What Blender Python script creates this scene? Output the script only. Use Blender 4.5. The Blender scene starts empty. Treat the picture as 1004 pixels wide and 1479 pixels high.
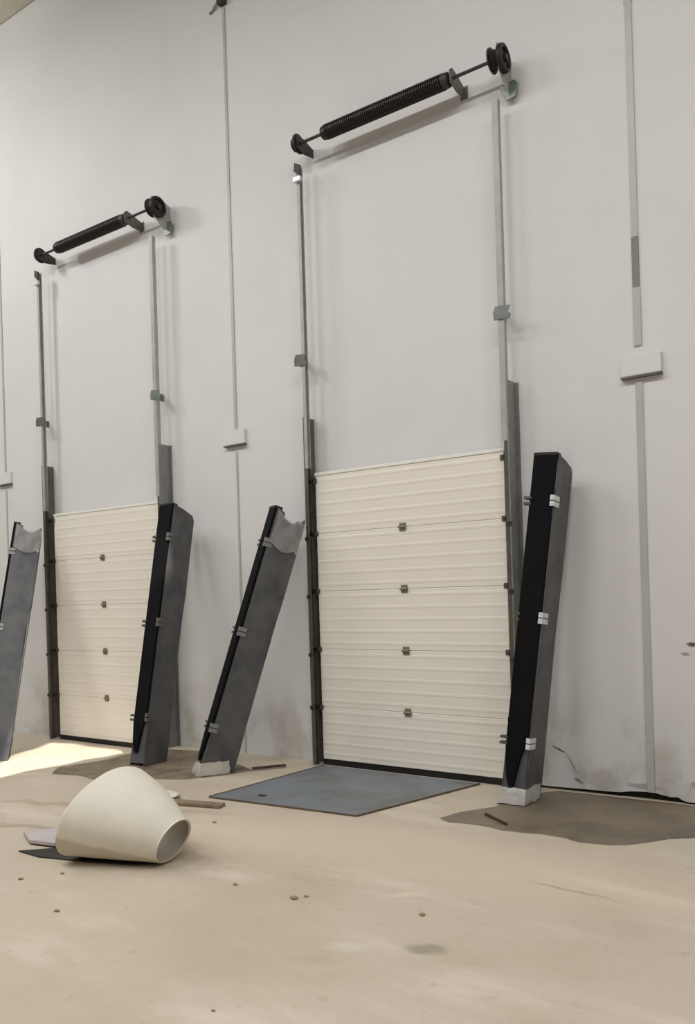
import bpy, bmesh, math, random
from mathutils import Vector, Matrix, noise
random.seed(7)
sc = bpy.context.scene
col = sc.collection
PI = math.pi

# ------------------------------------------------------------------ materials
def lin(r, g, b):
    f = lambda c: (c / 255 / 12.92) if c / 255 <= .04045 else ((c / 255 + .055) / 1.055) ** 2.4
    return (f(r), f(g), f(b), 1)

class Mat:
    def __init__(self, name, base, rough=.5, metal=0., var=.0, scale=4., dark=None, bump=0., bscale=40., spec=.5):
        self.m = bpy.data.materials.new(name); self.m.use_nodes = True
        self.t = self.m.node_tree; self.n = self.t.nodes
        self.b = self.n['Principled BSDF']
        self.b.inputs['Roughness'].default_value = rough
        self.b.inputs['Metallic'].default_value = metal
        self.b.inputs['Specular IOR Level'].default_value = spec
        self.co = self.n.new('ShaderNodeTexCoord').outputs['Object']
        c = self.rgb(base)
        if var:
            d = dark or tuple(x * (1 - var) for x in base[:3]) + (1,)
            c = self.mix(self.noise_mask(scale, .38, .66), c, self.rgb(d))
        self.c = c
        if bump:
            nz = self.n.new('ShaderNodeTexNoise'); nz.inputs['Scale'].default_value = bscale
            nz.inputs['Detail'].default_value = 6
            self.t.links.new(self.co, nz.inputs['Vector'])
            bp = self.n.new('ShaderNodeBump'); bp.inputs['Strength'].default_value = bump
            bp.inputs['Distance'].default_value = .02
            self.t.links.new(nz.outputs['Fac'], bp.inputs['Height'])
            self.t.links.new(bp.outputs['Normal'], self.b.inputs['Normal'])
        self.done()
    def done(self):
        self.t.links.new(self.c, self.b.inputs['Base Color'])
    def rgb(self, c):
        o = self.n.new('ShaderNodeRGB'); o.outputs[0].default_value = c; return o.outputs[0]
    def mix(self, fac, a, b):
        m = self.n.new('ShaderNodeMix'); m.data_type = 'RGBA'
        if isinstance(fac, float): m.inputs[0].default_value = fac
        else: self.t.links.new(fac, m.inputs[0])
        self.t.links.new(a, m.inputs[6]); self.t.links.new(b, m.inputs[7]); return m.outputs[2]
    def math(self, op, a, b=None, c=None):
        m = self.n.new('ShaderNodeMath'); m.operation = op
        for i, v in enumerate((a, b, c)):
            if v is None: continue
            if isinstance(v, (int, float)): m.inputs[i].default_value = v
            else: self.t.links.new(v, m.inputs[i])
        return m.outputs[0]
    def ramp(self, v, lo, hi, a=0., b=1.):
        m = self.n.new('ShaderNodeMapRange'); m.interpolation_type = 'SMOOTHSTEP'
        self.t.links.new(v, m.inputs[0])
        for i, x in enumerate((lo, hi, a, b)): m.inputs[i + 1].default_value = x
        return m.outputs[0]
    def noise(self, scale, detail=5., stretch=None, rough=.6):
        nz = self.n.new('ShaderNodeTexNoise'); nz.inputs['Scale'].default_value = scale
        nz.inputs['Detail'].default_value = detail; nz.inputs['Roughness'].default_value = rough
        co = self.co
        if stretch:
            mp = self.n.new('ShaderNodeMapping'); mp.inputs['Scale'].default_value = stretch
            self.t.links.new(co, mp.inputs['Vector']); co = mp.outputs[0]
        self.t.links.new(co, nz.inputs['Vector']); return nz.outputs['Fac']
    def noise_mask(self, scale, lo, hi, detail=5., stretch=None, amp=1.):
        return self.ramp(self.noise(scale, detail, stretch), lo, hi, 0., amp)
    def warped(self, scale, amount):
        nz = self.n.new('ShaderNodeTexNoise'); nz.inputs['Scale'].default_value = scale
        nz.inputs['Detail'].default_value = 4
        self.t.links.new(self.co, nz.inputs['Vector'])
        s = self.n.new('ShaderNodeVectorMath'); s.operation = 'SUBTRACT'
        self.t.links.new(nz.outputs['Color'], s.inputs[0]); s.inputs[1].default_value = (.5, .5, .5)
        k = self.n.new('ShaderNodeVectorMath'); k.operation = 'SCALE'
        self.t.links.new(s.outputs[0], k.inputs[0]); k.inputs['Scale'].default_value = amount
        a = self.n.new('ShaderNodeVectorMath'); a.operation = 'ADD'
        self.t.links.new(self.co, a.inputs[0]); self.t.links.new(k.outputs[0], a.inputs[1])
        return a.outputs[0]
    def blot(self, co, centre, radii, rot=0., soft=.35):
        """1 inside an ellipsoid-shaped stain, 0 outside."""
        mp = self.n.new('ShaderNodeMapping'); mp.vector_type = 'TEXTURE'
        mp.inputs['Location'].default_value = centre; mp.inputs['Scale'].default_value = radii
        mp.inputs['Rotation'].default_value = rot if isinstance(rot, tuple) else (0, 0, rot)
        self.t.links.new(co, mp.inputs['Vector'])
        l = self.n.new('ShaderNodeVectorMath'); l.operation = 'LENGTH'
        self.t.links.new(mp.outputs[0], l.inputs[0])
        return self.ramp(l.outputs['Value'], 1 - soft, 1 + soft, 1., 0.)
    def paint(self, mask, colr, amp=1.):
        if amp != 1.: mask = self.math('MULTIPLY', mask, amp)
        self.c = self.mix(mask, self.c, self.rgb(colr)); self.done()

wallM = Mat('painted_panel', lin(219, 216, 213), .6, var=.04, scale=.8, bump=.03, bscale=6)
w = wallM.warped(5., .10)
w2 = wallM.warped(14., .03)
dirt = wallM.math('MULTIPLY', wallM.noise_mask(2.2, .42, .62, 7., (1, 1, .8)),
                  wallM.ramp(wallM.math('ADD', wallM.n.new('ShaderNodeSeparateXYZ').outputs['Z'], 0.), .05, .9, 1., 0.))
for n_ in wallM.n:
    if n_.bl_idname == 'ShaderNodeSeparateXYZ': wallM.t.links.new(w, n_.inputs[0])
wallM.paint(dirt, lin(150, 138, 116), .52)
def scratch(p, q, wd, c, amp=.9):
    cx, cz = (p[0] + q[0]) / 2, (p[1] + q[1]) / 2
    L = math.hypot(q[0] - p[0], q[1] - p[1]) / 2
    an = math.atan2(q[1] - p[1], q[0] - p[0])
    wallM.paint(wallM.blot(w2, (cx, 0, cz), (L, 1, wd), (0, -an, 0), .4), c, amp)
coverM = Mat('white_cover', lin(222, 219, 216), .4, var=.03)
dk = lin(70, 62, 55)
scratch((-2.54, .345), (-2.43, .30), .008, dk)
scratch((-2.42, .29), (-2.34, .15), .007, lin(110, 100, 92), .7)
scratch((-2.36, .10), (-2.28, .075), .014, lin(90, 78, 68), .8)
scratch((-2.33, .11), (-2.20, .04), .018, lin(215, 210, 200), .6)
scratch((-1.485, 1.175), (-1.40, 1.18), .016, lin(50, 46, 42))
scratch((-1.53, 1.11), (-1.47, 1.105), .012, lin(120, 115, 105), .7)
scratch((-1.49, .15), (-1.43, .15), .02, lin(120, 112, 100), .5)
scratch((-1.66, .12), (-1.56, .06), .035, lin(205, 200, 190), .6)
scratch((-1.95, .10), (-1.70, .09), .02, lin(110, 100, 86), .5)

floorM = Mat('concrete_floor', lin(192, 180, 161), .75, var=.0, bump=.25, bscale=18, spec=.3)
floorM.paint(floorM.noise_mask(.9, .42, .68, 8.), lin(180, 165, 144), .7)
floorM.paint(floorM.noise_mask(1.6, .50, .72, 6., (.5, 1.6, 1)), lin(208, 196, 178), .8)
floorM.paint(floorM.noise_mask(9., .58, .75, 6.), lin(150, 134, 112), .35)
fw = floorM.warped(3., .35)
floorM.paint(floorM.blot(fw, (-2.6, -2.0, 0), (1.9, .42, 1), .05, .5), lin(206, 190, 168), .6)
floorM.paint(floorM.blot(fw, (-3.3, -2.0, 0), (1.0, .25, 1), .3, .5), lin(203, 186, 164), .5)
fw2 = floorM.warped(8., .10)
floorM.paint(floorM.blot(fw2, (-1.93, -3.14, 0), (.10, .055, 1), .6, .5), lin(134, 127, 111), .65)
floorM.paint(floorM.blot(fw2, (-2.24, -3.30, 0), (.09, .05, 1), .5, .6), lin(204, 194, 176), .7)
floorM.paint(floorM.blot(fw2, (-2.31, -3.50, 0), (.10, .05, 1), .5, .7), lin(176, 164, 143), .6)
floorM.paint(floorM.blot(fw2, (-2.35, -2.60, 0), (.10, .03, 1), .5, .6), lin(214, 202, 182), .6)
floorM.paint(floorM.blot(fw2, (-1.62, -2.10, 0), (.25, .015, 1), -.12, .6), lin(152, 137, 115), .5)
floorM.paint(floorM.blot(fw2, (-1.35, -1.95, 0), (.5, .06, 1), -.12, .6), lin(212, 198, 178), .6)
floorM.paint(floorM.blot(fw, (-5.6, -2.9, 0), (.9, .05, 1), .25, .6), lin(140, 122, 98), .5)
floorM.paint(floorM.blot(fw, (-5.4, -2.2, 0), (1.0, .07, 1), .3, .6), lin(150, 132, 108), .5)

ceilM = Mat('ceiling_sheet', lin(190, 188, 170), .6, var=.12, scale=2)
trimM = Mat('joint_cover', lin(186, 183, 180), .4, var=.08, scale=2)
trimD = Mat('joint_filler', lin(132, 130, 124), .5, var=.1, scale=2)
gapshade = Mat('painted_gap_shade', lin(46, 40, 33), .9, var=.3, scale=9)
doorM = Mat('cream_door_skin', lin(236, 229, 216), .42, var=.025, scale=1.2)
sealM = Mat('white_seal', lin(238, 235, 226), .35, var=.03)
rubM = Mat('black_rubber', lin(20, 17, 15), .55, var=.3, scale=12)
padM = Mat('black_pad', lin(7, 8, 14), .75, var=.35, scale=3, dark=lin(14, 10, 10), spec=.15)
galvL = Mat('light_galvanised', lin(176, 175, 170), .5, .1, var=.12, scale=9)
galvG = Mat('grey_galvanised', lin(146, 147, 143), .45, .4, var=.2, scale=7)
galvD = Mat('shadow_strip_grey', lin(112, 108, 101), .5, .35, var=.22, scale=5)
oliveM = Mat('dull_steel', lin(96, 91, 80), .55, .3, var=.25, scale=6)
hingeM = Mat('hinge_zinc', lin(140, 132, 112), .45, .35, var=.2, scale=30)
springM = Mat('oiled_spring_steel', lin(52, 46, 42), .38, .5, var=.25, scale=20)
drumM = Mat('dark_cast_metal', lin(66, 60, 57), .5, .4, var=.25, scale=18)
blackM = Mat('black_metal', lin(28, 24, 22), .5, .2, var=.3, scale=14)
plateGr = Mat('greenish_zinc', lin(130, 137, 130), .42, .4, var=.25, scale=12)
clipM = Mat('bright_zinc', lin(226, 228, 230), .3, .25, var=.08, scale=25)
sideM = Mat('grey_channel_steel', lin(96, 95, 94), .5, .15, var=.28, scale=3.2, dark=lin(74, 74, 77))
filmM = Mat('white_film', lin(196, 192, 184), .35, var=.15, scale=14, bump=.5, bscale=12)
clearM = Mat('cloudy_film', lin(178, 176, 173), .3, var=.15, scale=10, bump=.5, bscale=10)
clearM.b.inputs['Alpha'].default_value = .55
deckM = Mat('blue_grey_steel_plate', lin(124, 130, 137), .55, .2, var=.16, scale=2.5, dark=lin(112, 112, 112), bump=.1, bscale=30)
deckM.paint(deckM.noise_mask(3., .55, .75, 8.), lin(146, 138, 124), .4)
rustM = Mat('rusty_edge', lin(112, 92, 78), .7, .2, var=.3, scale=9)
mortarM = Mat('damp_mortar', lin(122, 109, 90), .42, var=.2, scale=2.4, dark=lin(98, 89, 76), bump=.15, bscale=14)
mortarM.paint(mortarM.noise_mask(5., .60, .72, 6.), lin(146, 132, 110), .5)
soilM = Mat('dirty_mortar', lin(132, 118, 97), .8, var=.3, scale=5, bump=.5, bscale=12)
soilM.paint(soilM.noise_mask(4., .52, .66, 7.), lin(92, 80, 62), .8)
coneM = Mat('dusty_shaded_cream_plastic', lin(224, 217, 201), .75, var=.05, scale=5)
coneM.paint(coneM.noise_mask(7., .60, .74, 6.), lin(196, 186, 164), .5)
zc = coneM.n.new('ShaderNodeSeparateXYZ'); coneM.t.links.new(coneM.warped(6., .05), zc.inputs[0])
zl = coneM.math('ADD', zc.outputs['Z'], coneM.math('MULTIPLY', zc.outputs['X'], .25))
coneM.paint(coneM.ramp(zl, .13, .165, 1., 0.), lin(182, 168, 142), .6)     # shade below the flank's crease, painted as a darker band
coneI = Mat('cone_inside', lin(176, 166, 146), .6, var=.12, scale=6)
sheetM = Mat('black_plastic_sheet', lin(34, 28, 24), .5, var=.3, scale=9)
woodM = Mat('weathered_wood', lin(138, 122, 96), .75, var=.3, scale=9)
woodD = Mat('dark_stick', lin(66, 56, 44), .7, var=.3, scale=14)
scrapM = Mat('white_scrap', lin(222, 216, 206), .6, var=.08, scale=12)
lilacM = Mat('lilac_grey_scrap', lin(190, 180, 178), .6, var=.1, scale=12)
crumbM = Mat('brown_crumb', lin(156, 132, 102), .9, var=.3, scale=30)

# ------------------------------------------------------------------ mesh helpers
class MB:
    def __init__(self): self.bm = bmesh.new()
    def face(self, pts):
        vs = [self.bm.verts.new(p) for p in pts]; return self.bm.faces.new(vs)
    def box(self, a, b, M=None):
        x0, y0, z0 = a; x1, y1, z1 = b
        P = [(x0,y0,z0),(x1,y0,z0),(x1,y1,z0),(x0,y1,z0),(x0,y0,z1),(x1,y0,z1),(x1,y1,z1),(x0,y1,z1)]
        v = [self.bm.verts.new(M @ Vector(p) if M else p) for p in P]
        for f in ((3,2,1,0),(4,5,6,7),(0,1,5,4),(1,2,6,5),(2,3,7,6),(3,0,4,7)):
            self.bm.faces.new([v[i] for i in f])
        return self
    def prism(self, poly, d, axis='z', M=None):
        """extrude a polygon (2-D points) from d[0] to d[1] along an axis"""
        def P(u, v, k):
            p = {'z': (u, v, k), 'x': (k, u, v), 'y': (u, k, v)}[axis]
            return M @ Vector(p) if M else Vector(p)
        A = [self.bm.verts.new(P(u, v, d[0])) for u, v in poly]
        B = [self.bm.verts.new(P(u, v, d[1])) for u, v in poly]
        n = len(poly)
        self.bm.faces.new(A[::-1]); self.bm.faces.new(B)
        for i in range(n): self.bm.faces.new((A[i], A[(i+1) % n], B[(i+1) % n], B[i]))
        return self
    def lathe(self, prof, p, axis, n=28, closed=False):
        """profile [(along, radius)] round an axis through p"""
        z = Vector(axis).normalized(); x = z.orthogonal().normalized(); y = z.cross(x)
        R = []
        for t, r in prof:
            c = Vector(p) + z * t
            R.append([self.bm.verts.new(c + (x * math.cos(2*PI*i/n) + y * math.sin(2*PI*i/n)) * r) for i in range(n)])
        m = len(R)
        for j in range(m if closed else m - 1):
            a, b = R[j], R[(j+1) % m]
            for i in range(n): self.bm.faces.new((a[i], a[(i+1) % n], b[(i+1) % n], b[i]))
        if not closed:
            self.bm.faces.new(R[0][::-1]); self.bm.faces.new(R[-1])
        return self
    def tube(self, pts, r, n=8):
        pts = [Vector(p) for p in pts]; R = []
        x = None
        for i, p in enumerate(pts):
            t = (pts[min(i+1, len(pts)-1)] - pts[max(i-1, 0)]).normalized()
            x = t.orthogonal().normalized() if x is None else (x - t * x.dot(t)).normalized()
            y = t.cross(x)
            rr = r[i] if isinstance(r, (list, tuple)) else r
            R.append([self.bm.verts.new(p + (x*math.cos(2*PI*k/n) + y*math.sin(2*PI*k/n))*rr) for k in range(n)])
        for a, b in zip(R, R[1:]):
            for k in range(n): self.bm.faces.new((a[k], a[(k+1) % n], b[(k+1) % n], b[k]))
        self.bm.faces.new(R[0][::-1]); self.bm.faces.new(R[-1])
        return self
    def build(self, name, mat, parent=None, off=None, smooth=False, bevel=0.):
        bm = self.bm
        bmesh.ops.recalc_face_normals(bm, faces=bm.faces[:])
        o_ = Vector(off) if off is not None else Vector(parent.get('_o', (0,0,0)) if parent else (0,0,0))
        for v in bm.verts: v.co -= o_
        me = bpy.data.meshes.new(name); bm.to_mesh(me); bm.free()
        if smooth:
            for p in me.polygons: p.use_smooth = True
        me.materials.append(mat.m)
        o = bpy.data.objects.new(name, me); col.objects.link(o)
        if parent:
            o.parent = parent; o['_o'] = list(o_)
        else:
            o.location = o_; o['_o'] = list(o_)
        if bevel:
            b = o.modifiers.new('edge', 'BEVEL'); b.width = bevel; b.segments = 2; b.limit_method = 'ANGLE'
        if smooth:
            e = o.modifiers.new('split', 'EDGE_SPLIT'); e.split_angle = math.radians(40)
        return o

def tag(o, label, cat, group=None, kind=None):
    o['label'] = label; o['category'] = cat
    if group: o['group'] = group
    if kind: o['kind'] = kind
    return o
def thing(name, label, cat, loc, group=None, kind=None):
    o = bpy.data.objects.new(name, None); col.objects.link(o); o.location = loc
    o.empty_display_size = .1; o['_o'] = list(loc)
    return tag(o, label, cat, group, kind)

# floor drops a little towards the far dock
def fz(x):
    t = min(1., max(0., (-6.75 - x) / .9)); t = t * t * (3 - 2 * t)
    return -.072 * t

# ------------------------------------------------------------------ camera
TH = math.radians(35.186)
cam = bpy.data.cameras.new('camera'); co = bpy.data.objects.new('camera', cam); col.objects.link(co)
co.matrix_world = (Matrix.Translation((0, -6.40, 1.63)) @ Matrix.Rotation(TH, 4, 'Z') @ Matrix.Rotation(PI/2, 4, 'X')
                   @ Matrix.Rotation(-math.atan(.03), 4, 'Z'))
cam.sensor_fit = 'VERTICAL'; cam.sensor_height = 36.
cam.lens = 36. * 1200 / 1479
cam.shift_y = (856 - 739.5) / 1479
cam.clip_end = 200
sc.camera = co

# ------------------------------------------------------------------ shell
X0, X1, YB = -18., 8., -14.
mb = MB()
xs = [X0, -12, -10, -9, -8.4] + [-7.8 + i * .1 for i in range(20)] + [-5, -3, 0, X1]
for a, b in zip(xs, xs[1:]):
    mb.face([(a, YB, fz(a)), (b, YB, fz(b)), (b, .6, fz(b)), (a, .6, fz(a))])
bmesh.ops.remove_doubles(mb.bm, verts=mb.bm.verts[:], dist=1e-4)
tag(mb.build('floor', floorM, smooth=True), 'dusty beige concrete floor of the hall', 'floor', kind='structure')

# wall: insulated panels, lower edge left a little above the floor on the right where it is chipped
low = [(X1, .02), (-1.45, .018), (-1.50, .016), (-1.545, .025), (-1.58, .045), (-1.63, .04), (-1.70, .05), (-1.76, .062), (-1.84, .058),
       (-1.93, .05), (-2.0, .035), (-2.1, .03), (-2.3, .026), (-2.5, .02), (-2.68, .018), (-2.9, -.12), (X0, -.12)]
mb = MB(); mb.prism(low + [(X0, 9.19), (X1, 9.19)], (0., .10), 'y')
tag(mb.build('wall_back', wallM), 'tall pale grey insulated panel wall behind the two doors', 'wall', kind='structure')
mb = MB(); mb.box((-2.9, .05, -.02), (X1, .09, .12))  # added dark strip behind the wall edge, painted as the gap's shade
tag(mb.build('gap_shade_strip', gapshade), 'dark strip painted as the shaded gap under the chipped bottom edge of the wall', 'backing', kind='structure')

# ceiling with an added opening, shaped so the sunbeam falls by the far door
SUN = Vector((-.4, .1, -1.)).normalized()          # direction the sunlight travels
patch = [(-8.75, -.30), (-8.40, -.22), (-8.05, -.26), (-7.6, -.24), (-7.15, -.28), (-7.10, -.40), (-7.3, -.50), (-7.25, -.66), (-7.42, -.82),
         (-7.36, -1.1), (-7.5, -1.45), (-7.42, -1.85), (-7.55, -1.9), (-8.05, -1.45), (-8.42, -1.05), (-8.50, -.85), (-8.55, -.62)]
def up(p):
    k = (9.2 - fz(p[0])) / -SUN.z
    return (p[0] - SUN.x * k, p[1] - SUN.y * k, 9.2)
mb = MB(); bm = mb.bm
outer = [bm.verts.new(p) for p in ((-24, -34, 9.2), (14, -34, 9.2), (14, .1, 9.2), (-24, .1, 9.2))]
inner = [bm.verts.new(up(p)) for p in patch]
ed = [bm.edges.new((l[i], l[(i+1) % len(l)])) for l in (outer, inner) for i in range(len(l))]
bmesh.ops.triangle_fill(bm, edges=ed, use_beauty=True)
tag(mb.build('ceiling', ceilM), 'dim grey ceiling of the hall in the top left corner', 'ceiling', kind='structure')

# panel joint strips
def joint(n, x, wd, segs, label):
    r = thing('trim_%d' % n, label, 'joint strip', (x, 0, fz(x)), kind='structure')
    for a, b, k, m in segs:
        MB().box((x - wd*k/2, -.008 - .004 * k, a), (x + wd*k/2, .0, b)).build('strip', m, r, bevel=.002)
joint(1, -1.77, .055, [(.06, 1.1, 1.0, trimM), (1.1, 3.15, .95, trimM), (3.42, 3.86, 1.05, trimM), (3.86, 4.24, .95, trimD), (4.24, 6.0, .9, trimM), (6.0, 9.1, 1.1, trimM)],
      'pale grey strip down the wall joint right of the near door')
joint(2, -5.86, .04, [(.0, 3.12, .6, trimM), (3.32, 5.2, .9, trimM), (5.2, 7.72, .8, trimM)], 'thin grey strip down the wall joint between the doors')
joint(3, -9.97, .04, [(-.07, 3.12, .6, trimM), (3.32, 7.7, .8, trimM)], 'thin grey strip down the wall joint at the far left edge')

# cover plates over the strips
for x, wd, lab in ((-1.745, .29, 'white cover plate on the wall joint strip right of the near door'),
                   (-5.862, .28, 'small white cover plate on the wall joint strip between the doors'),
                   (-9.97, .28, 'white cover plate cut by the left edge of the photo')):
    r = thing('cover_plate', lab, 'plate', (x, -.012, 3.17), 'white plates on the wall joints')
    MB().box((x - wd/2, -.034, 3.195), (x + wd/2, 0, 3.345)).build('plate', coverM, r, bevel=.004)
    MB().box((x - wd/2 - .005, -.044, 3.178), (x + wd/2 + .005, 0, 3.193)).build('shadow_strip', galvD, r)  # dark strip standing in for the shadow line under the plate

r = thing('cable_clip', 'small dark cable clip at the top of the wall joint between the doors', 'clip', (-5.86, 0, 7.75))
MB().box((-5.90, -.07, 7.74), (-5.81, 0, 7.83)).build('clip_body', drumM, r, bevel=.008)
MB().tube([(-5.90, -.03, 7.80), (-5.95, -.025, 7.775), (-6.0, -.015, 7.75), (-6.05, -.012, 7.735)], .012).build('cable_end', galvG, r, smooth=True)

# ------------------------------------------------------------------ overhead sectional doors
def sectional_door(n, x0, x1, zb, hx, label):
    r = thing('door_%d' % n, label, 'door', ((x0+x1)/2, -.03, zb), kind='structure')
    yf, yk = -.080, -.035
    H = .55
    for s in range(5):
        z0 = zb + s * H + (.055 if s == 0 else .001); z1 = zb + (s + 1) * H - .001
        # front profile with pressed horizontal ribs
        prof = [(yk, z0), (yf + .003, z0), (yf, z0 + .004)]
        nr = 5
        for i in range(nr):
            zc = z0 + (z1 - z0) * (i + .55) / nr
            for dz, dy in ((-.018, 0), (-.010, -.0018), (.000, -.0022), (.010, -.0018), (.018, 0)):
                prof.append((yf + dy, zc + dz))
        prof += [(yf, z1 - .004), (yf + .003, z1), (yk, z1)]
        MB().prism(prof, (x0, x1), 'x').build('panel_section', doorM, r)
        if s < 4:
            zh = zb + (s + 1) * H
            h = MB().box((hx - .032, yf - .010, zh - .036), (hx + .032, yf - .001, zh + .036)).build('hinge', hingeM, r, bevel=.002)
            MB().lathe([(-.036, .011), (.036, .011)], (hx, yf - .016, zh), (1, 0, 0), 12).build('hinge_pin', hingeM, h, smooth=True)
    MB().box((x0 - .01, yf - .006, zb + 5 * H), (x1 + .01, yk, zb + 5 * H + .03)).build('top_seal', sealM, r, bevel=.004)
    MB().prism([(yk, zb + .002), (yf - .004, zb + .002), (yf - .006, zb + .05), (yk, zb + .05)], (x0, x1), 'x').build('bottom_seal', rubM, r)
    for s in range(1, 6):
        zh = zb + s * H - (.05 if s == 5 else 0)
        for sg, xe in ((-1, x0), (1, x1)):
            b = MB().box((xe - (.03 if sg > 0 else .02), yf - .012, zh - .022), (xe + (.02 if sg > 0 else .02), yf - .004, zh + .022)).build('roller_bracket', oliveM, r, bevel=.003)
            MB().lathe([(0, .022), (.03, .022)], (xe + sg * .018, yf - .036, zh), (sg, 0, 0), 14).build('roller', blackM, b, smooth=True)
    return r
ZB2 = fz(-8.0)
sectional_door(1, -4.79, -2.85, 0., -3.835, 'larger and nearer cream ribbed overhead door with the grey plate before it')
sectional_door(2, -8.86, -6.93, ZB2, -7.95, 'smaller looking farther cream overhead door with sunlit floor before it')

# ------------------------------------------------------------------ door tracks
def track(x, s, zb, lab, dx_top=0.):
    """s=+1: the door lies to the right of the track, s=-1: to the left"""
    r = thing('door_track', lab, 'track', (x, 0, zb), 'steel guide tracks of the overhead doors')
    top = 5.70 if s > 0 else 5.585
    def rail(name, z0, z1, m, wd=.055):
        xa, xb = sorted((x, x + s * wd)); xa -= .0; t = .005
        b = MB()
        # C shaped rail open towards the door
        b.box((xa, -.165, z0), (xb, -.160, z1)); b.box((xa, -.120, z0), (xb, -.115, z1))
        xo = x; b.box((min(xo, xo + s*t), -.160, z0), (max(xo, xo + s*t), -.120, z1))
        return b.build(name, m, r)
    rail('upper_rail', zb + 2.82, top, galvL, .05 if s < 0 else .035)
    rail('lower_rail', zb + .01, zb + 2.82, oliveM, .03)
    xw = x - s * .006
    MB().prism([(x - s*.006, 0), (x - s*.040, 0), (x - s*.040, -.006), (x - s*.012, -.006), (x - s*.012, -.165), (x - s*.001, -.165), (x - s*.001, -.006)] if s > 0 else
               [(x - s*.006, 0), (x - s*.040, 0), (x - s*.040, -.006), (x - s*.012, -.006), (x - s*.012, -.165), (x - s*.001, -.165), (x - s*.001, -.006)],
               (zb + .01, 3.31), 'z').build('mounting_angle', galvD if s > 0 else galvG, r)
    for z in (zb + .55, zb + 1.05, zb + 1.6, zb + 2.15):
        MB().box((x - .02, -.176, z - .018), (x + .02, -.1655, z + .018)).build('bolt_plate', drumM, r, bevel=.003)
    m = galvD if s > 0 else plateGr
    b = MB().prism([(x - .085, 3.80), (x + .055, 3.79), (x + .065, 3.83), (x + .04, 3.845), (x + .06, 3.90), (x - .07, 3.91), (x - .09, 3.86)], (-.175, -.1655), 'y')
    b.box((x - .07, -.1655, 3.81), (x - .062, 0, 3.89))
    b.build('wall_bracket', m, r, bevel=.004)
    if s > 0:
        MB().prism([(x - .02, top - .06), (x + .05, top - .12), (x + .06, top - .02), (x - .01, top + .02)], (-.185, -.166), 'y').build('end_stop', drumM, r, bevel=.004)
        MB().box((x - .02, -.20, top - .17), (x + .065, -.166, top - .125)).build('end_clip', clipM, r, bevel=.004)
    return r
track(-4.845, 1, 0., 'steel track up the left side of the nearer door')
track(-2.775, -1, 0., 'steel track up the right side of the nearer door')
track(-8.95, 1, ZB2, 'steel track up the left side of the farther door')
track(-6.865, -1, ZB2, 'steel track up the right side of the farther door')

# ------------------------------------------------------------------ torsion springs above the doors
def spring_assembly(xl, xa, xb, xr, z, lab):
    y = -.20
    r = thing('torsion_spring_shaft', lab, 'spring shaft', ((xl+xr)/2, y, z), 'spring shafts above the overhead doors')
    MB().lathe([(0, .014), (xr - xl + .16, .014)], (xl - .04, y, z), (1, 0, 0), 14).build('shaft', drumM, r, smooth=True)
    # tight coil spring
    rad, wr = .058, .0105
    turns = int((xb - xa) / (wr * 2.0)); pts = []
    for i in range(turns * 14 + 1):
        t = i / 14
        pts.append((xa + (xb - xa) * t / turns, y + rad * math.cos(2*PI*t), z + rad * math.sin(2*PI*t)))
    MB().tube(pts, wr, 6).build('coil_spring', springM, r, smooth=True)
    MB().lathe([(0, .03), (.0, .064), (.05, .060), (.07, .03)], (xb - .005, y, z), (1, 0, 0), 24).build('winding_cone', drumM, r, smooth=True)
    MB().lathe([(-.05, .03), (-.03, .058), (.01, .064), (.012, .03)], (xa, y, z), (1, 0, 0), 24).build('fixed_cone', springM, r, smooth=True)
    # bracket at the spring's right end
    b = MB().prism([(y - .06, z + .04), (y - .02, z + .075), (y + .05, z + .06), (-.001, z + .01), (-.001, z - .085), (y + .06, z - .085), (y - .04, z - .06)], (xb + .075, xb + .088), 'x')
    b.box((xb + .05, -.008, z - .09), (xb + .12, 0, z + .02))
    b.build('anchor_bracket', galvD, r, bevel=.003)
    def drum(x, s, R=.105, name='cable_drum', m=drumM):
        prof = [(0, .03), (0, R), (.012, R), (.014, R - .02)]
        for i in range(5):
            prof += [(.018 + i * .009, R - .014 - i*.004), (.0225 + i * .009, R - .021 - i*.004)]
        prof += [(.066, R - .05), (.072, .03)]
        return MB().lathe([(t * s, q) for t, q in prof], (x, y, z), (1, 0, 0), 28).build(name, m, r, smooth=True)
    drum(xl, -1, .09)
    MB().prism([(y - .05, z + .05), (y + .05, z + .06), (0, z + .02), (0, z - .06), (y + .05, z - .085), (y - .05, z - .06)], (xl + .008, xl + .018), 'x').build('bearing_plate', drumM, r, bevel=.003)
    drum(xr, 1, .098)
    MB().prism([(y - .07, z + .09), (y + .06, z + .10), (0, z + .06), (0, z - .20), (y + .10, z - .22), (y - .04, z - .12)], (xr + .074, xr + .082), 'x').build('bearing_plate', galvL, r, bevel=.003)
    w = MB().lathe([(0, .03), (0, .108), (.02, .112), (.04, .104), (.04, .08), (.022, .075), (.022, .03)], (xr + .085, y, z - .015), (1, 0, 0), 30).build('chain_wheel', blackM, r, smooth=True)
    MB().lathe([(0, .028), (.03, .026)], (xr + .107, y, z - .015), (1, 0, 0), 16).build('wheel_hub', drumM, w, smooth=True)
    MB().prism([(xr + .0, z - .13), (xr + .13, z - .12), (xr + .16, z - .16), (xr + .13, z - .26), (xr + .06, z - .27), (xr + .01, z - .19)], (-.055, -.035), 'y').build('mounting_plate', plateGr, r, bevel=.004)
    return r
spring_assembly(-4.775, -4.46, -3.23, -2.80, 5.865, 'dark coil spring shaft above the nearer door')
spring_assembly(-8.80, -8.45, -7.28, -6.82, 5.855, 'dark coil spring shaft above the farther door')

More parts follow.
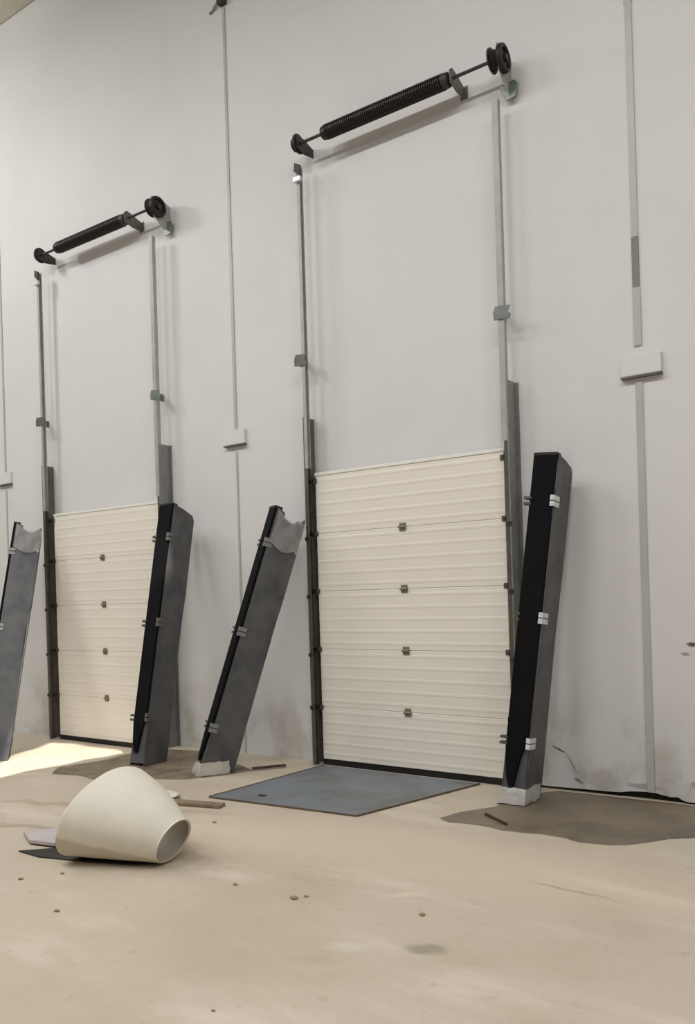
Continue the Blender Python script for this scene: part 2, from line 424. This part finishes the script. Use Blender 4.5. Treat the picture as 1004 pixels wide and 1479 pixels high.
# ------------------------------------------------------------------ leaning channel posts
def post(bottom, top, yaw, lab, foot=True, topfilm=True, seed=0, taper=True, clip=None):
    rnd = random.Random(seed)
    B, T = Vector(bottom), Vector(top)
    L = (T - B).length
    z = (T - B).normalized(); x = Vector((1, 0, 0)); x = (x - z * x.dot(z)).normalized(); y = z.cross(x)
    x, y = x * math.cos(yaw) + y * math.sin(yaw), y * math.cos(yaw) - x * math.sin(yaw)
    M = Matrix((x, y, z)).transposed()
    r = thing('channel_post', lab, 'post', B, 'channel posts leaning on the wall')
    r.rotation_euler = M.to_euler(); r['_o'] = [0, 0, 0]
    w, d, t = .19, .30, .008
    lv = lambda px, py: .001 - (px * x.z + py * y.z) / z.z      # height along the post where it meets the level floor
    # steel: two deep sides with cut tops, joined by a web behind the pad
    for s in (1, -1):
        pr = [(0, lv(s*w/2, 0)), (d * .55, lv(s*w/2, d*.55)), (d * .98, lv(s*w/2, d*.98)), (d, .25), (d * .96, L * .3), (d * .93, L * .5), (d, L * .66), (d, L - .10),
              *([(d * .96, L - .03), (d * .8, L - .085), (d * .55, L - .11), (d * .3, L - .085), (.08, L - .03)] if topfilm else [(d * .9, L - .05), (d * .5, L - .02)]), (0, L)]
        MB().prism(pr, (s * w/2 - t * .5, s * w/2 + t * .5), 'x').build('side_plate', sideM, r, bevel=.002)
    MB().box((-w/2 + t, 0.0, .03), (w/2 - t, t, L - .01)).build('web', sideM, r)
    # back return lips
    for s in (1, -1):
        xa, xb = sorted((s * (w/2 - .004), s * (w/2 - .05)))
        MB().box((xa, d - .012, .30), (xb, d - .004, L - .12)).build('return_lip', galvG, r)
    # black pad in front, narrowing at its foot
    p = [(-w/2 + .004, .42), (-w/2 + .03, .20), (-.035, .125), (.0, .125), (w/2 - .06, .34), (w/2 - .014, .52), (w/2 - .002, L - .16), (w/2, L + .005), (-w/2, L - .01)] if taper else \
        [(-w/2, .05), (w/2, .05), (w/2, L), (-w/2, L)]
    MB().prism(p, (-.028, -.001), 'y').build('black_pad', padM, r, bevel=.006)
    MB().box((-w/2, -.03, L - .012), (w/2, .05, L + .012)).build('end_cap', rubM, r, bevel=.004)
    for fr in (.865, .53, .175):
        zc = L * fr
        for k in (-.022, .022):
            MB().box((-w/2 - .045, -.020, zc + k - .010), (-w/2 + .015, .002 - .032, zc + k + .010)).box((-w/2 - .045, -.032, zc + k - .010), (-w/2 - .005, .03, zc + k + .010)).build('left_clip', oliveM, r, bevel=.002)  # left clips face away; their shade is put into the darker colour
        c = MB(); cl = .075 if clip is None else .04
        for k in (-.023, .023):
            c.box((w/2 - .022, -.036, zc + k - .019), (w/2 + .010, -.029, zc + k + .019))
            c.box((w/2 + .0045, -.036, zc + k - .019), (w/2 + .012, cl, zc + k + .019))
        c.build('right_clip', clip or clipM, r, bevel=.002)
    if foot:
        # plastic film bunched round the foot
        b = MB(); n = 28; rows = []
        for j, (zz, g) in enumerate(((.0, .018), (.04, .015), (.08, .012), (.105, .010), (.12, .008))):
            row = []
            for i in range(n):
                a = 2*PI*i/n
                cx, cy = math.cos(a), math.sin(a)
                k = max(abs(cx) / (w/2 + g), abs(cy) / (d/2 * .8 + g))
                q = 1 + rnd.uniform(-.05, .07)
                vx, vy = cx / k * q, d/2*.8 + cy / k * q - .012
                row.append(b.bm.verts.new((vx, vy, lv(vx, vy) + zz + (rnd.uniform(-.007, .007) if j else 0))))
            rows.append(row)
        for a_, c_ in zip(rows, rows[1:]):
            for i in range(n): b.bm.faces.new((a_[i], a_[(i+1) % n], c_[(i+1) % n], c_[i]))
        b.build('foot_film', filmM, r, smooth=True)
    if topfilm:
        b = MB(); n = 14; rows = []
        for j in range(6):
            row = []
            for i in range(n):
                u = i / (n - 1)
                zt = L - .02 - .075 * math.sin(PI * u) - (.05 * u if u > .9 else 0)
                zz = zt - .06 * j
                row.append(b.bm.verts.new((w/2 + .020 + .009 * math.sin(9*u + j) + rnd.uniform(0, .006), .01 + (d - .005) * u, zz)))
            rows.append(row)
        for a_, c_ in zip(rows, rows[1:]):
            for i in range(n - 1): b.bm.faces.new((a_[i], a_[i+1], c_[i+1], c_[i]))
        o = b.build('top_film', clearM, r, smooth=True)
    return r
post((-2.62, -.62, .011), (-2.375, -.345, 2.635), 0., 'black faced channel post leaning right of the nearer door', True, False, 1)
post((-5.55, -1.00, .009), (-5.05, -.38, 2.45), math.radians(-31), 'grey channel post leaning at the left of the nearer door', True, True, 2, True, galvG)
post((-6.36, -1.02, fz(-6.36) + .009), (-6.50, -.385, 2.60), 0., 'channel post leaning at the right edge of the farther door', False, False, 3, True, galvD)
post((-8.45, -1.40, fz(-8.45)), (-9.10, -.44, 2.56), math.radians(-38), 'channel post leaning left of the farther door, cut by the photo edge', False, True, 4, True, galvG)

# ------------------------------------------------------------------ dock plate set in the floor
r = thing('dock_plate', 'blue grey steel plate on the floor before the nearer door', 'plate', (-4.0, -.8, 0))
Q = [(-4.84, -1.56), (-3.47, -1.45), (-3.13, -.14), (-4.74, -.14)]
MB().prism(Q, (.001, .010)).build('plate', deckM, r, bevel=.003)
b = MB()
for i, (p, q) in enumerate(zip(Q, Q[1:] + Q[:1])):
    if i == 2: continue
    p, q = Vector(p), Vector(q); nrm = Vector(((q - p).y, -(q - p).x)).normalized() * .014
    b.prism([p, q, q + nrm, p + nrm], (.0008, .013))
b.build('edge_bar', rustM, r)
MB().prism([(-4.50, -1.36), (-4.44, -1.35), (-4.44, -1.32), (-4.50, -1.325)], (.0102, .016)).build('pin_hole', rubM, r)

# ------------------------------------------------------------------ floor patches
def blob(name, outline, h, mat, lab, cat, rough=.015):
    pts = []
    n = len(outline)
    for i in range(n):
        p, q = Vector(outline[i]), Vector(outline[(i+1) % n])
        for k in range(4):
            a = p.lerp(q, k / 4)
            j = noise.noise_vector(Vector((a.x * 6, a.y * 6, 3.3))) * rough * 2
            pts.append((a.x + j.x, a.y + j.y))
    c = sum((Vector(p) for p in pts), Vector((0, 0))) / len(pts)
    b = MB(); bm = b.bm
    rings = []
    for s, hh in ((1., .0005), (.985, h * .7), (.9, h), (.55, h)):
        rings.append([bm.verts.new((c.x + (p[0]-c.x)*s, c.y + (p[1]-c.y)*s, fz(c.x + (p[0]-c.x)*s) + hh)) for p in pts])
    m = len(pts)
    for a_, c_ in zip(rings, rings[1:]):
        for i in range(m): bm.faces.new((a_[i], a_[(i+1) % m], c_[(i+1) % m], c_[i]))
    bm.faces.new(rings[-1])
    o = b.build(name, mat, None, off=(c.x, c.y, fz(c.x)), smooth=True)
    return tag(o, lab, cat)
blob('mortar_patch', [(-2.93, -1.20), (-2.80, -1.27), (-2.62, -1.24), (-2.42, -1.27), (-2.16, -1.23), (-2.0, -1.23), (-1.86, -1.26), (-1.70, -1.235),
                      (-1.55, -1.12), (-1.36, -.88), (-1.15, -.72), (-.9, -.60), (-.8, -.3), (-.9, -.03), (-1.6, -.02), (-2.2, -.03), (-2.50, -.05), (-2.66, -.30), (-2.72, -.72), (-2.86, -1.0)],
     .006, mortarM, 'damp grey brown mortar patch round the foot of the right channel post', 'patch')
blob('mortar_patch', [(-6.85, -1.62), (-6.5, -1.55), (-6.3, -1.60), (-6.0, -1.40), (-5.75, -1.30), (-5.5, -1.18), (-5.3, -.90), (-5.22, -.60), (-5.6, -.45), (-5.9, -.25), (-6.3, -.12),
                      (-6.9, -.25), (-7.05, -.6), (-7.0, -.95), (-7.2, -1.3)],
     .008, soilM, 'dark dirty mortar patch under the two left channel posts', 'patch')

# ------------------------------------------------------------------ plastic cone lying on its side, on a black sheet
phi, rr, RR, LL, SQ = .092, .147, .382, .592, .763
ca = math.asin((RR - rr) / LL)
g = Vector((math.cos(phi), math.sin(phi), 0)); side = Vector((-math.sin(phi), math.cos(phi), 0)); Z = Vector((0, 0, 1))
n1 = g * math.sin(ca) + Z * math.cos(ca)
n2 = g * math.sin(ca - .039) + Z * math.cos(ca - .039)
c1 = Vector((-3.896, -2.898, .012)); c0 = c1 - g * LL
r = thing('plastic_cone', 'cream plastic cone lying on its side on the floor', 'cone', (-4.2, -2.8, 0))
def shell(inset):
    rows = []
    N = 56
    for k in range(9):
        u = k / 8
        row = []
        for i in range(N):
            a = 2*PI*i/N
            def sup(wt):                     # squarish lower flank and flatter upper flank on one side, round elsewhere
                ca_, sa_ = abs(math.cos(a)), abs(math.sin(a))
                e = 2. + (.95 * wt if PI < a < 1.5*PI else (-.25 * wt if a >= 1.5*PI else 0))
                return 1 / (ca_ ** e + sa_ ** e) ** (1 / e)
            pn = c1 + n1 * rr + (n1 * math.cos(a) + side * math.sin(a)) * (rr - inset) * sup(.25)
            pw = c0 + n2 * RR * SQ + (n2 * math.cos(a) * SQ + side * math.sin(a)) * (RR - inset) * sup(1.)
            p = pw.lerp(pn, u)
            bulge = .030 * math.sin(PI * u) * (0.5 + .5 * math.cos(a)) ** 1.2       # soft swelling on the upper side
            p = p + (n1 * math.cos(a) + side * math.sin(a)) * bulge
            row.append(p)
        rows.append(row)
    return rows
O_ = shell(0.); I_ = shell(.008)
b = MB(); bo = [[b.bm.verts.new(p) for p in row] for row in O_]
for a_, c_ in zip(bo, bo[1:]):
    for i in range(56): b.bm.faces.new((a_[i], a_[(i+1) % 56], c_[(i+1) % 56], c_[i]))
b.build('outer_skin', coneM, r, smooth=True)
b = MB(); bi = [[b.bm.verts.new(p) for p in row] for row in I_]
for a_, c_ in zip(bi, bi[1:]):
    for i in range(56): b.bm.faces.new((a_[i], a_[(i+1) % 56], c_[(i+1) % 56], c_[i]))
b.build('inner_skin', coneI, r, smooth=True)
b = MB()
for O, I, d in ((O_[-1], I_[-1], g), (O_[0], I_[0], -g)):
    vo = [b.bm.verts.new(p) for p in O]; vi = [b.bm.verts.new(p) for p in I]; vx = [b.bm.verts.new(p + d * .012) for p in O]; vy = [b.bm.verts.new(p + d * .012) for p in I]
    for i in range(56):
        j = (i + 1) % 56
        b.bm.faces.new((vo[i], vo[j], vx[j], vx[i])); b.bm.faces.new((vx[i], vx[j], vy[j], vy[i])); b.bm.faces.new((vy[i], vy[j], vi[j], vi[i]))
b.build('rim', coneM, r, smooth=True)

def flat(name, outline, z0, z1, mat, lab, cat, group=None):
    c = sum((Vector(p) for p in outline), Vector((0, 0))) / len(outline)
    o = MB().prism(outline, (z0 + fz(c.x), z1 + fz(c.x))).build(name, mat, None, off=(c.x, c.y, z0 + fz(c.x)), bevel=.002)
    return tag(o, lab, cat, group)
flat('plastic_sheet', [(-4.93, -3.23), (-4.70, -3.235), (-4.3, -3.125), (-4.02, -3.02), (-3.95, -2.95), (-4.02, -2.7), (-4.4, -2.45), (-4.75, -2.66), (-4.72, -3.02)], .001, .010, sheetM,
     'thin black plastic sheet under the cream cone', 'sheet')

def slab(name, p, q, wd, h, mat, lab, cat, z=0.002):
    p, q = Vector(p), Vector(q); u = (q - p).normalized(); v = Vector((-u.y, u.x)) * wd / 2
    c = (p + q) / 2
    z += fz(c.x)
    o = MB().prism([p - v, q - v, q + v, p + v], (z, z + h)).build(name, mat, None, off=(c.x, c.y, z), bevel=min(h, wd) * .2)
    return tag(o, lab, cat)
slab('wood_board', (-5.02, -1.86), (-4.53, -1.74), .10, .026, woodM, 'short weathered board on the floor behind the cream cone', 'board')
slab('stick', (-2.665, -.985), (-2.425, -1.155), .018, .016, woodD, 'dark stick on the damp mortar patch by the right post', 'stick', .007)
slab('stick', (-5.22, -.62), (-5.03, -.36), .03, .02, woodD, 'brown stick on the floor beside the post left of the nearer door', 'stick', .012)

def lump(name, c, size, mat, lab, cat, group=None, seed=0, z=0.0):
    b = MB(); bmesh.ops.create_icosphere(b.bm, subdivisions=2, radius=1)
    zz = fz(c[0]) + z
    for v in b.bm.verts:
        k = 1 + .35 * noise.noise(v.co * 1.4 + Vector((seed * 3.1, seed, 0)))
        v.co = Vector((c[0] + v.co.x * size[0] * k, c[1] + v.co.y * size[1] * k, zz + max(0.0, (v.co.z + .75) * size[2] * k * .6)))
    return tag(b.build(name, mat, None, off=(c[0], c[1], zz), smooth=True), lab, cat, group)
lump('foam_scrap', (-5.17, -1.72), (.13, .08, .05), scrapM, 'white foam scrap beside the weathered board behind the cone', 'scrap', seed=2)
lump('foam_scrap', (-5.02, -1.95), (.09, .06, .045), scrapM, 'smaller white foam scrap against the end of the weathered board', 'scrap', seed=9)
o = MB().prism([(-5.22, -3.0), (-5.0, -3.10), (-4.78, -3.06), (-4.74, -2.84), (-5.0, -2.74)], (.011, .04)).build('cardboard_scrap', lilacM, None, off=(-4.95, -2.95, .011), bevel=.006)
tag(o, 'pale lilac grey scrap at the left of the cream cone', 'scrap')
crumbs = [((-2.136, -2.803), .022, 'brown crumb alone on the floor right of the picture middle, below the grey plate'),
          ((-2.838, -2.955), .030, 'larger brown crumb of the pair on the floor below the plate corner'),
          ((-2.80, -2.90), .018, 'smaller brown crumb of the pair on the floor below the plate corner'),
          ((-3.261, -2.959), .020, 'brown crumb on the floor just right of the cone opening'),
          ((-3.812, -3.736), .022, 'brown crumb on the floor well in front of the cone'),
          ((-2.357, -4.059), .012, 'tiny brown crumb at the bottom edge of the photo'),
          ((-4.281, -2.079), .022, 'brown crumb between the cone and the grey plate'),
          ((-4.434, -3.538), .022, 'brown crumb on the floor near the left edge below the black sheet'),
          ((-4.30, -3.349), .018, 'brown crumb just in front of the black sheet'),
          ((-5.02, -2.50), .030, 'brown crumb behind the lilac scrap left of the cone')]
for i, (c, s, lab) in enumerate(crumbs):
    lump('debris_crumb', c, (s * .85, s * .65, s * .4), crumbM, lab, 'crumb', 'brown crumbs scattered on the floor', i)

# ------------------------------------------------------------------ light
def area(name, loc, sx, sy, power, colr, rot=(0, 0, 0)):
    l = bpy.data.lights.new(name, 'AREA'); l.shape = 'RECTANGLE'; l.size = sx; l.size_y = sy; l.energy = power; l.color = colr
    o = bpy.data.objects.new(name, l); col.objects.link(o); o.location = loc; o.rotation_euler = rot
for i, x in enumerate((-13., -8.5, -4.2, 0., 4.)):
    area('bay_lamp', (x, -5.7, 8.7), 2.4, .5, 290, (.975, .98, 1))
for i, x in enumerate((-12., -6., 0., 5.)):
    area('bay_lamp', (x, -10.5, 8.7), 2.4, .6, 110, (.975, .98, 1))
pl = bpy.data.lights.new('globe_lamp', 'POINT'); pl.energy = 330; pl.shadow_soft_size = .35; pl.color = (.98, .985, 1)
po = bpy.data.objects.new('globe_lamp', pl); col.objects.link(po); po.location = (-11.0, -3.0, 7.8)
s = bpy.data.lights.new('sun', 'SUN'); s.energy = 9.; s.angle = math.radians(.6); s.color = (1, .95, .89)
so = bpy.data.objects.new('sun', s); col.objects.link(so)
so.rotation_euler = (-SUN).to_track_quat('Z', 'Y').to_euler(); so.location = (-8, -6, 14)
wd = bpy.data.worlds.new('world'); sc.world = wd; wd.use_nodes = True
bg = wd.node_tree.nodes['Background']; bg.inputs[0].default_value = (.94, .97, 1, 1); bg.inputs[1].default_value = .34

for o in bpy.data.objects:
    if '_o' in o: del o['_o']
sc.view_settings.view_transform = 'Standard'; sc.view_settings.look = 'None'
sc.view_settings.gamma = 1; sc.view_settings.use_curve_mapping = False
sc.view_settings.exposure = -.62
